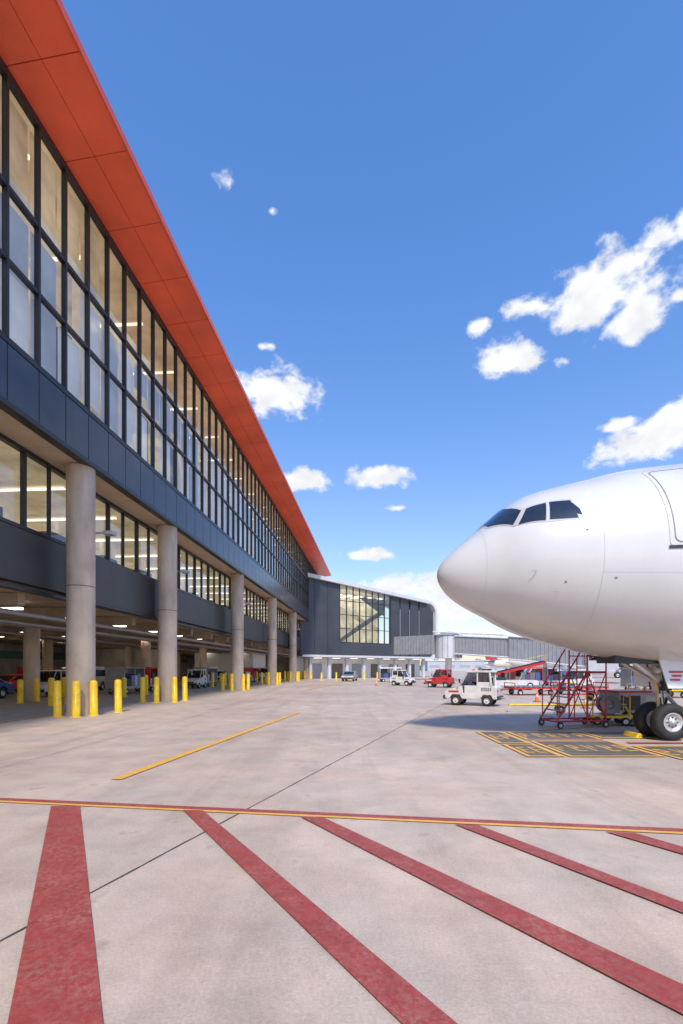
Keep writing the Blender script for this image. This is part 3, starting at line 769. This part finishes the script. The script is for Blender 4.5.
# ------------------------------------------------------------------ vehicles
def tractor(x,y,rot,body='vwhite',trim='red',name="baggage_tractor",sc=1.0):
    e=empty(name,(x,y,0),rot); e.scale=(sc,)*3
    b=MB()
    b.prism([(-1.28,0.36),(-1.30,0.66),(-1.18,0.80),(-0.42,0.98),(-0.36,0.62),(0.26,0.62),(0.32,1.02),(1.22,1.0),(1.28,0.9),(1.28,0.36),(1.12,0.34),(0.98,0.56),(0.62,0.56),(0.48,0.34),(-0.42,0.34),(-0.56,0.56),(-0.92,0.56),(-1.06,0.34)],'y',-0.66,0.66,body)
    b.make("body",e,bevel=0.035)
    c_=MB()
    c_.prism([(-0.50,1.0),(0.98,1.02),(0.92,1.68),(-0.10,1.68)],'y',-0.60,0.60,'glass_dark')
    c_.make("cab_glass",e)
    f=MB()
    for sy in (-0.62,0.62):
        f.tube((-0.52,sy,0.98),(-0.12,sy,1.70),0.035,body,8); f.tube((1.0,sy,1.0),(0.94,sy,1.70),0.06,body,8); f.tube((0.34,sy,0.9),(0.34,sy,1.70),0.04,body,8)
        f.box(-0.3,0.34,sy-0.01 if sy>0 else sy-0.03,sy+0.03 if sy>0 else sy+0.01,0.45,1.02,body)
        f.box(0.36,0.98,sy-0.02,sy+0.02,1.0,1.20,body)
    f.prism([(-0.26,1.68),(1.06,1.68),(1.02,1.77),(-0.16,1.77)],'y',-0.68,0.68,body)
    f.box(-0.05,0.08,-0.06,0.06,1.77,1.86,'orange')
    f.make("cab_frame_and_roof",e,bevel=0.02)
    d_=MB()
    for sx in (-0.74,0.80):
        for sy in (-0.56,0.56): d_.wheel((sx,sy,0.27),0.27,0.22,n=22,hub='vwhite')
    d_.make("wheels",e)
    t=MB()
    t.box(-1.40,-1.29,-0.62,0.62,0.32,0.50,'vblack'); t.box(1.28,1.38,-0.6,0.6,0.32,0.5,'vblack')
    for sy in (-0.45,0.45):
        t.tube((-1.30,sy,0.62),(-1.33,sy,0.62),0.075,'headl',14); t.box(1.28,1.30,sy-0.08,sy+0.08,0.72,0.82,'tail')
    t.box(-1.305,-1.30,-0.28,0.28,0.52,0.64,'vblack')
    for sy in (-0.664,0.661): t.box(-1.1,-0.58,sy,sy+0.003,0.66,0.76,trim)
    t.tube((1.38,0,0.4),(1.55,0,0.4),0.04,'steel',8)
    t.box(0.42,0.8,-0.4,0.4,0.7,0.95,'vblack'); t.box(0.78,0.88,-0.4,0.4,0.9,1.4,'vblack'); t.tube((0.02,0.3,1.08),(0.06,0.3,1.14),0.18,'vblack',16)
    for sg in (-1,1):
        t.tube((-0.45,sg*0.66,1.1),(-0.48,sg*0.82,1.2),0.015,'vblack',6); t.box(-0.52,-0.47,min(sg*0.76,sg*0.92),max(sg*0.76,sg*0.92),1.15,1.35,'vblack')
        for i in range(5): t.box(0.55+i*0.1,0.6+i*0.1,sg*0.664-0.003,sg*0.664+0.003,0.75,0.92,'vblack')
    t.tube((-0.42,0.1,1.03),(-0.2,-0.25,1.42),0.01,'vblack',5)
    t.make("trim",e)
def cart(x,y,rot,col='red',full=True):
    e=empty("baggage_cart",(x,y,0),rot); b=MB()
    b.box(-1.5,1.5,-0.75,0.75,0.42,0.56,'grey')
    for sx in (-1.46,0,1.46):
        for sy in (-0.71,0.71): b.tube((sx,sy,0.56),(sx,sy,1.85),0.03,col,6)
    b.prism([(-0.8,1.85),(0.8,1.85),(0.7,1.97),(-0.7,1.97)],'x',-1.55,1.55,col)
    b.box(-1.5,-1.46,-0.7,0.7,0.56,1.84,col); b.box(1.46,1.5,-0.7,0.7,0.56,1.84,col)
    b.tube((-1.5,0,0.4),(-2.4,0,0.3),0.035,'steel',6)
    for sx in (-1,1):
        for sy in (-0.62,0.62): b.wheel((sx,sy,0.22),0.22,0.14,n=16)
    b.make("frame",e)
    c_=MB()
    if full:
        q=random.Random(int(x*10)+int(y))
        xx=-1.35
        while xx<1.1:
            w_=q.uniform(0.35,0.6); c_.box(xx,xx+w_,-0.55,0.55,0.57,0.57+q.uniform(0.4,1.0),q.choice(['vblue','vblack','furn','vsilver'])); xx+=w_+0.04
    c_.box(-1.44,-0.1,0.60,0.63,0.6,1.8,'canvas')
    c_.make("curtain_and_bags",e,bevel=0.02)
def dolly(x,y,rot,k='red'):
    e=empty("cargo_dolly",(x,y,0),rot); b=MB()
    b.box(-1.6,1.6,-0.9,0.9,0.45,0.53,k)
    for i in range(9): b.tube((-1.5+i*0.37,-0.85,0.57),(-1.5+i*0.37,0.85,0.57),0.04,'steel',8)
    for sx in (-1.55,1.55):
        for sy in (-0.85,0.85): b.tube((sx,sy,0.53),(sx,sy,0.85),0.03,k,6)
        b.tube((sx,-0.85,0.85),(sx,0.85,0.85),0.03,k,6)
    for sx in (-1.1,1.1):
        for sy in (-0.7,0.7): b.wheel((sx,sy,0.2),0.2,0.12,n=16)
    b.tube((-1.6,0,0.42),(-2.7,0,0.25),0.035,k,6)
    b.make("deck_and_wheels",e)
def belt_loader(x,y,rot):
    e=empty("belt_loader",(x,y,0),rot); b=MB()
    b.prism([(-2.6,0.4),(-2.6,0.75),(-1.6,0.85),(2.2,0.85),(2.4,0.7),(2.4,0.4)],'y',-0.8,0.8,'vwhite')
    b.box(-1.5,-0.6,-0.78,-0.1,0.86,1.1,'vblack'); b.box(-0.75,-0.65,-0.75,-0.1,1.1,1.5,'vblack')
    b.prism([(-3.4,0.75),(-3.4,0.95),(3.6,2.5),(3.6,2.28)],'y',0.05,0.78,'red')
    b.prism([(-3.35,0.97),(-3.35,1.02),(3.55,2.56),(3.55,2.51)],'y',0.12,0.71,'rubber')
    for t in (-2,0,2,3.4): b.tube((t,0.06,1.05+0.2214*(t+3.4)),(t,0.06,1.55+0.2214*(t+3.4)),0.02,'yellow',6)
    b.tube((-2,0.06,1.86),(3.4,0.06,3.05),0.02,'yellow',6)
    b.tube((1.2,0.4,0.8),(1.9,0.4,2.0),0.05,'steel',8)
    for sx in (-1.8,1.6):
        for sy in (-0.7,0.7): b.wheel((sx,sy,0.34),0.34,0.24,n=20)
    b.make("chassis_and_belt",e)
def car(x,y,rot,col='vsilver',van=False,name=None):
    e=empty(name or ("service_van" if van else "parked_car"),(x,y,0),rot); b=MB()
    h=2.0 if van else 1.45
    arch=lambda cx:[(cx+0.40*math.cos(a),0.34+0.40*math.sin(a)) for a in [math.pi*i/8 for i in range(9)]]
    low=[(2.25,0.3)]+arch(1.4)+arch(-1.4)+[(-2.25,0.3)]
    if van: top=[(-2.3,0.7),(-2.2,0.95),(-1.55,1.1),(-1.0,h-0.1),(-0.8,h),(2.15,h),(2.28,h-0.15),(2.3,0.5)]
    else: top=[(-2.28,0.6),(-2.2,0.78),(-1.1,0.95),(-0.45,h-0.04),(0.9,h),(1.6,1.0),(2.2,0.95),(2.3,0.6)]
    b.prism(low+top,'y',-0.88,0.88,col); b.make("body",e,bevel=0.05)
    g_=MB()
    if van:
        for sy in (-0.883,0.88):
            g_.prism([(-1.35,1.15),(-0.2,1.15),(-0.2,h-0.2),(-0.92,h-0.2)],'y',sy,sy+0.003,'cockpit'); g_.prism([(0,1.2),(2,1.2),(2,h-0.25),(0,h-0.25)],'y',sy,sy+0.003,'cockpit')
        g_.add([(-1.55,-0.75,1.13),(-1.55,0.75,1.13),(-1.06,0.7,h-0.16),(-1.06,-0.7,h-0.16)],[(0,1,2,3)],'cockpit')
    else:
        for sy in (-0.883,0.88): g_.prism([(-0.95,0.98),(1.45,1.0),(0.85,h-0.1),(-0.4,h-0.12)],'y',sy,sy+0.003,'cockpit')
        g_.add([(-1.09,-0.75,0.985),(-1.09,0.75,0.985),(-0.52,0.68,h-0.08),(-0.52,-0.68,h-0.08)],[(0,1,2,3)],'cockpit')
    for sy in (-0.65,0.65): g_.box(-2.31,-2.27,sy-0.18,sy+0.18,0.62,0.74,'headl'); g_.box(2.28,2.315,sy-0.12,sy+0.12,0.75,0.92,'tail')
    g_.box(-2.33,-2.26,-0.8,0.8,0.32,0.5,'vblack'); g_.box(2.26,2.33,-0.8,0.8,0.32,0.5,'vblack')
    g_.make("windows_and_lamps",e,fixn=False)
    w_=MB()
    for sx in (-1.4,1.4):
        for sy in (-0.76,0.76): w_.wheel((sx,sy,0.33),0.33,0.22,n=20)
    w_.make("wheels",e)
tractor(6.75,24.6,R(-28))
tractor(9.6,47,R(-30),'red','vwhite'); tractor(6.6,52,R(150),'vwhite','red',sc=0.95)
cart(6.6,66,R(8),'vwhite'); dolly(13.4,34,R(5),'red'); dolly(17.2,34.6,R(5),'red'); belt_loader(14.6,42,R(8))
tractor(19.5,40,R(10),'vwhite','yellow'); dolly(16.0,28,R(-4),'red')
cart(24,38,R(0),'vsilver'); cart(27.5,38,R(0),'vsilver'); dolly(20.5,31,R(-5),'yellow')
cart(16.5,52,R(0),'vsilver'); cart(20,52,R(0),'red'); cart(23.5,52,R(0),'vsilver')
car(1.2,70,R(80),'vsilver'); car(30,74,R(0),'vwhite',True)
car(40,58,R(10),'vwhite',True); car(50,80,R(0),'vsilver')
for (xl,yl,rt,col,v) in ((-24,27,90,'vblue',False),(-27,34,85,'red',False),(-24,38,90,'vwhite',True),(-25,47,90,'vsilver',False),(-24,53,90,'red',False),(-28,62,90,'vwhite',True),(-17,60,90,'vsilver',False),(-17,74,90,'vwhite',True),(-22,66,95,'vblue',False),(-33,33,90,'vsilver',False),(-33,52,90,'vwhite',True)):
    wx,wy=W(xl,yl); car(wx,wy,R(rt)+BR,col,v)
for (xl,yl,rt,c_) in ((-18.5,34.5,90,'vsilver'),(-18.6,38.6,90,'red'),(-30,24,90,'red'),(-30,28.2,90,'yellow'),(-17.6,49,90,'vsilver'),(-17.2,66,90,'red'),(-31,42,90,'red'),(-31,46,90,'vsilver'),(-22,22.5,95,'vsilver'),(-26,20.5,95,'red')):
    wx,wy=W(xl,yl); cart(wx,wy,R(rt)+BR,c_)
for (xl,yl) in ((-22,31),(-16.8,44),(-26,57),(-19.5,53)):
    wx,wy=W(xl,yl); tractor(wx,wy,R(90)+BR,'vwhite','yellow')

def stairs(x,y,rot):
    e=empty("maintenance_stairs",(x,y,0),rot); b=MB(); k='red'; r=0.024
    for sy in (-0.42,0.42):
        b.tube((-0.95,sy,0.22),(0.85,sy,0.22),0.03,k,8)
        b.tube((-0.95,sy,0.22),(0.15,sy,1.75),0.03,k,8)
        for xx,zt in ((0.15,2.75),(0.85,2.75)): b.tube((xx,sy,0.22),(xx,sy,zt),r,k,8)
        b.tube((0.15,sy,1.75),(0.85,sy,1.75),r,k,8); b.tube((0.15,sy,2.3),(0.85,sy,2.3),0.018,k,8); b.tube((0.15,sy,2.75),(0.85,sy,2.75),r,k,8)
        b.tube((-0.85,sy,1.3),(0.15,sy,2.75),r,k,8)
        for i in range(3):
            t=i/3; b.tube((-0.85+t*0.95,sy,0.35+t*1.35),(-0.85+t*0.95,sy,1.3+t*1.4),0.018,k,8)
        b.tube((0.15,sy,0.22),(0.85,sy,1.75),0.016,k,6); b.tube((0.85,sy,0.22),(0.15,sy,1.75),0.016,k,6)
        b.tube((-0.3,sy,0.22),(-0.3,sy,1.12),0.018,k,6)
    for xx,zz in ((-0.95,0.22),(0.85,0.22),(0.15,0.22),(0.85,2.75),(0.85,2.3)): b.tube((xx,-0.42,zz),(xx,0.42,zz),r,k,8)
    b.tube((0.85,-0.42,0.3),(0.85,0.42,1.7),0.016,k,6)
    b.box(0.13,0.88,-0.42,0.42,1.76,1.80,'grey')
    for i in range(7):
        t=(i+0.5)/7.3; b.box(-0.95+t*1.1-0.1,-0.95+t*1.1+0.12,-0.41,0.41,0.22+t*1.53,0.245+t*1.53,'grey')
    b.make("tubular_frame",e)
    w_=MB()
    for sx in (-0.85,0.78):
        for sy in (-0.48,0.48): w_.wheel((sx,sy,0.11),0.11,0.06,n=18)
    w_.make("casters",e)
stairs(7.55,15.6,R(12))
G=empty("ground_power_unit",(10.3,17.0,0),R(8)); b=MB()
b.box(-0.9,0.9,-0.5,0.5,0.35,1.05,'grey'); b.box(-0.85,-0.1,-0.51,-0.5,0.45,0.95,'vblack'); b.box(0.1,0.8,-0.51,-0.5,0.55,0.95,'vsilver')
b.box(-0.95,0.95,-0.53,0.53,1.05,1.12,'red'); b.make("housing",G,bevel=0.02); b=MB()
for sx in (-0.6,0.6):
    for sy in (-0.5,0.5): b.wheel((sx,sy,0.22),0.22,0.14,n=18)
b.tube((-0.9,0,0.35),(-1.7,0,0.25),0.035,'steel',8); b.tube((0.5,0,1.12),(0.5,0,1.4),0.05,'steel',8)
def hose(mb,pts,r,k):
    P_=[Vector(p) for p in pts]; n=len(P_)
    for i in range(n-1):
        a=P_[max(0,i-1)];b0=P_[i];c0=P_[i+1];d0=P_[min(n-1,i+2)]
        for q in range(6):
            t=q/6; t1=(q+1)/6
            f=lambda t:0.5*((2*b0)+(c0-a)*t+(2*a-5*b0+4*c0-d0)*t*t+(3*b0-a-3*c0+d0)*t**3)
            mb.tube(f(t),f(t1),r,k,6)
hose(b,[(-0.9,-0.2,0.8),(-1.2,-0.6,0.3),(-1.1,-1.2,0.04),(-0.4,-1.6,0.04),(-0.9,-2.2,0.04),(-1.6,-2.6,0.04),(-1.7,-3.2,0.4),(-1.65,-3.5,1.9)],0.035,'rubber')
hose(b,[(-0.7,-0.5,0.6),(-0.5,-1.0,0.04),(0.5,-1.3,0.04),(1.4,-1.0,0.04),(2.4,-1.6,0.04),(3.4,-1.2,0.04)],0.035,'yellow')
b.make("wheels_and_cables",G)
CT=empty("cable_trolley",(9.0,16.2,0),R(-15)); b=MB()
b.box(-0.6,0.6,-0.4,0.4,0.25,0.32,'yellow')
for sx in (-0.55,0.55):
    b.tube((sx,-0.36,0.32),(sx,-0.36,0.95),0.022,'yellow',6); b.tube((sx,0.36,0.32),(sx,0.36,0.95),0.022,'yellow',6); b.tube((sx,-0.36,0.95),(sx,0.36,0.95),0.022,'yellow',6)
b.lathe((0,0,0.68),(0,1,0),[(-0.3,0.32),(-0.26,0.32),(-0.26,0.14),(0.26,0.14),(0.26,0.32),(0.3,0.32)],'grey',20)
b.lathe((0,0,0.68),(0,1,0),[(-0.24,0.15),(-0.22,0.25),(0.22,0.25),(0.24,0.15)],'rubber',20)
b.tube((-0.55,0,0.68),(0.55,0,0.68),0.02,'steel',6)
for sx in (-0.42,0.42):
    for sy in (-0.4,0.4): b.wheel((sx,sy,0.14),0.14,0.08,n=16)
b.make("frame_and_reel",CT)
tb=MB(); tb.tube((-2.3,0,0.42),(2.2,0,0.30),0.05,'yellow',10); tb.tube((2.2,-0.3,0.30),(2.2,0.3,0.30),0.045,'yellow',8)
for sy in (-0.3,0.3): tb.wheel((0.2,sy,0.17),0.17,0.1,n=18); 
tb.tube((0.2,-0.3,0.17),(0.2,0.3,0.17),0.025,'steel',6); tb.tube((0.2,0,0.17),(0.2,0,0.36),0.03,'steel',6)
tb.tube((-2.3,0,0.42),(-2.45,0,0.42),0.09,'steel',12)
tb.make("tow_bar",loc=(9.4,20.2,0),rot=R(165))
def cone(x,y):
    c_=MB(); c_.box(-0.17,0.17,-0.17,0.17,0,0.03,'vblack')
    c_.lathe((0,0,0),(0,0,1),[(0.03,0.13),(0.28,0.085)],'orange',16); c_.lathe((0,0,0),(0,0,1),[(0.28,0.085),(0.42,0.06)],'vwhite',16); c_.lathe((0,0,0),(0,0,1),[(0.42,0.06),(0.62,0.025),(0.63,0.001)],'orange',16)
    c_.make("traffic_cone",loc=(x,y,0.0))
for p in ((11.5,22.6),(13.8,23),(11,27),(3.8,52)): cone(*p)

# ------------------------------------------------------------------ world
w=bpy.data.worlds.new("World"); S.world=w; w.use_nodes=True
w.cycles.sampling_method='MANUAL'; w.cycles.sample_map_resolution=512
N=w.node_tree.nodes; L=w.node_tree.links
bg=N["Background"]; bg.inputs[1].default_value=0.15
EL=R(50); AZT=R(-5)
sky=N.new("ShaderNodeTexSky"); sky.sky_type='NISHITA'; sky.sun_disc=False; sky.sun_elevation=EL; sky.sun_rotation=R(175)
sky.air_density=1.15; sky.dust_density=0.8; sky.ozone_density=1.6
tc=N.new("ShaderNodeTexCoord"); D=tc.outputs["Generated"]
sx_=N.new("ShaderNodeSeparateXYZ"); L.new(D,sx_.inputs[0])
hz=N.new("ShaderNodeMapRange"); hz.inputs[1].default_value=0.0; hz.inputs[2].default_value=0.62; L.new(sx_.outputs[2],hz.inputs[0])
rp=N.new("ShaderNodeMix"); rp.data_type='RGBA'; rp.inputs[6].default_value=(1.22,1.12,1.22,1); rp.inputs[7].default_value=(0.80,1.22,1.78,1); L.new(hz.outputs[0],rp.inputs[0])
hs=N.new("ShaderNodeVectorMath"); hs.operation='MULTIPLY'; L.new(rp.outputs[2],hs.inputs[1])
L.new(sky.outputs[0],hs.inputs[0])
clouds=[ # (east slope, up slope, half width, half height, strength)
 (.555,.785,.100,.055,1.0),(.61,.730,.062,.042,.95),(.66,.895,.070,.030,.75),(.72,.93,.05,.035,.7),(.39,.752,.055,.020,.85),(.345,.645,.064,.028,1.0),(.288,.713,.036,.018,.75),(.70,.775,.03,.02,.65),
 (-.145,.572,.105,.036,1.0),(-.225,.612,.030,.018,.7),(-.078,.390,.060,.020,.9),(.076,.393,.066,.022,.9),(.052,.233,.062,.016,.9),
 (.12,.333,.036,.008,.6),(.66,.475,.10,.036,.95),(.58,.51,.05,.016,.7),(.73,.52,.08,.05,1.0),(.16,.165,.14,.030,.95),(.25,.125,.18,.035,.95),
 (-.235,1.01,.045,.030,.60),(-.145,.952,.028,.012,.30),(-.165,.67,.03,.010,.5),(.46,.64,.03,.022,.4),
 (-1.2,.5,.3,.08,.9),(1.5,.6,.3,.1,.9),(1.1,.25,.2,.04,.8)]
def math_(op,a,b=None,c=None,clamp=False):
    m=N.new("ShaderNodeMath"); m.operation=op; m.use_clamp=clamp
    for i,v in enumerate((a,b,c)):
        if v is None: continue
        if isinstance(v,(int,float)): m.inputs[i].default_value=v
        else: L.new(v,m.inputs[i])
    return m.outputs[0]
cur=None
for (a,b,rx,rz,stg) in clouds:
    n_=math.sqrt(1+a*a+b*b); c_=(a/n_,1/n_,b/n_)
    s1=N.new("ShaderNodeVectorMath"); s1.operation='SUBTRACT'; L.new(D,s1.inputs[0]); s1.inputs[1].default_value=c_
    s2=N.new("ShaderNodeVectorMath"); s2.operation='MULTIPLY'; L.new(s1.outputs[0],s2.inputs[0]); s2.inputs[1].default_value=(n_/rx,n_/rx*0.5,n_/rz)
    s3=N.new("ShaderNodeVectorMath"); s3.operation='LENGTH'; L.new(s2.outputs[0],s3.inputs[0])
    v=math_('MULTIPLY_ADD',s3.outputs["Value"],-0.85,stg*1.05)
    cur=v if cur is None else math_('MAXIMUM',cur,v)
mp=N.new("ShaderNodeMapping"); mp.inputs["Scale"].default_value=(1,1,1.4); L.new(D,mp.inputs[0])
no=N.new("ShaderNodeTexNoise"); no.inputs["Scale"].default_value=21; no.inputs["Detail"].default_value=8; no.inputs["Roughness"].default_value=0.57; no.inputs["Distortion"].default_value=0.15
L.new(mp.outputs[0],no.inputs["Vector"])
nn2=math_('MULTIPLY_ADD',no.outputs["Fac"],2.4,-1.2)
cur=math_('MAXIMUM',cur,-0.9)
den=math_('ADD',cur,nn2)
mr=N.new("ShaderNodeMapRange"); mr.interpolation_type='SMOOTHSTEP'; mr.inputs[1].default_value=0.02; mr.inputs[2].default_value=0.60
L.new(den,mr.inputs[0])
mp2=N.new("ShaderNodeMapping"); mp2.inputs["Scale"].default_value=(1,1,1.4); mp2.inputs["Location"].default_value=(0,0,0.025); L.new(D,mp2.inputs[0])
no2=N.new("ShaderNodeTexNoise"); no2.inputs["Scale"].default_value=21; no2.inputs["Detail"].default_value=4; L.new(mp2.outputs[0],no2.inputs["Vector"])
shd=N.new("ShaderNodeMapRange"); shd.inputs[1].default_value=0.42; shd.inputs[2].default_value=0.68; shd.inputs[3].default_value=1.0; shd.inputs[4].default_value=0.84
L.new(no2.outputs["Fac"],shd.inputs[0])
ccol=N.new("ShaderNodeVectorMath"); ccol.operation='SCALE'; ccol.inputs[0].default_value=(6.9,7.0,7.2); L.new(shd.outputs[0],ccol.inputs["Scale"])
mx=N.new("ShaderNodeMix"); mx.data_type='RGBA'
L.new(mr.outputs[0],mx.inputs[0]); L.new(hs.outputs[0],mx.inputs[6]); L.new(ccol.outputs[0],mx.inputs[7])
L.new(mx.outputs[2],bg.inputs[0])

sd=bpy.data.lights.new("sun",'SUN'); sd.energy=4.4; sd.angle=R(6); sd.color=(1,0.91,0.80)
so=bpy.data.objects.new("sun",sd); S.collection.objects.link(so)
dv=Vector((math.sin(AZT)*math.cos(EL),math.cos(AZT)*math.cos(EL),-math.sin(EL)))
so.rotation_euler=dv.to_track_quat('-Z','Y').to_euler(); so.location=(0,-10,40)

cam=bpy.data.cameras.new("camera"); co_=bpy.data.objects.new("camera",cam); S.collection.objects.link(co_)
co_.location=(0,0,1.9); co_.rotation_euler=(R(90),0,0)
cam.sensor_fit='VERTICAL'; cam.sensor_height=36; cam.sensor_width=24; cam.lens=480/1024*36
cam.shift_y=156/1024; cam.clip_end=5000; cam.clip_start=0.05
S.camera=co_
S.view_settings.view_transform='Standard'; S.view_settings.look='None'; S.view_settings.exposure=0
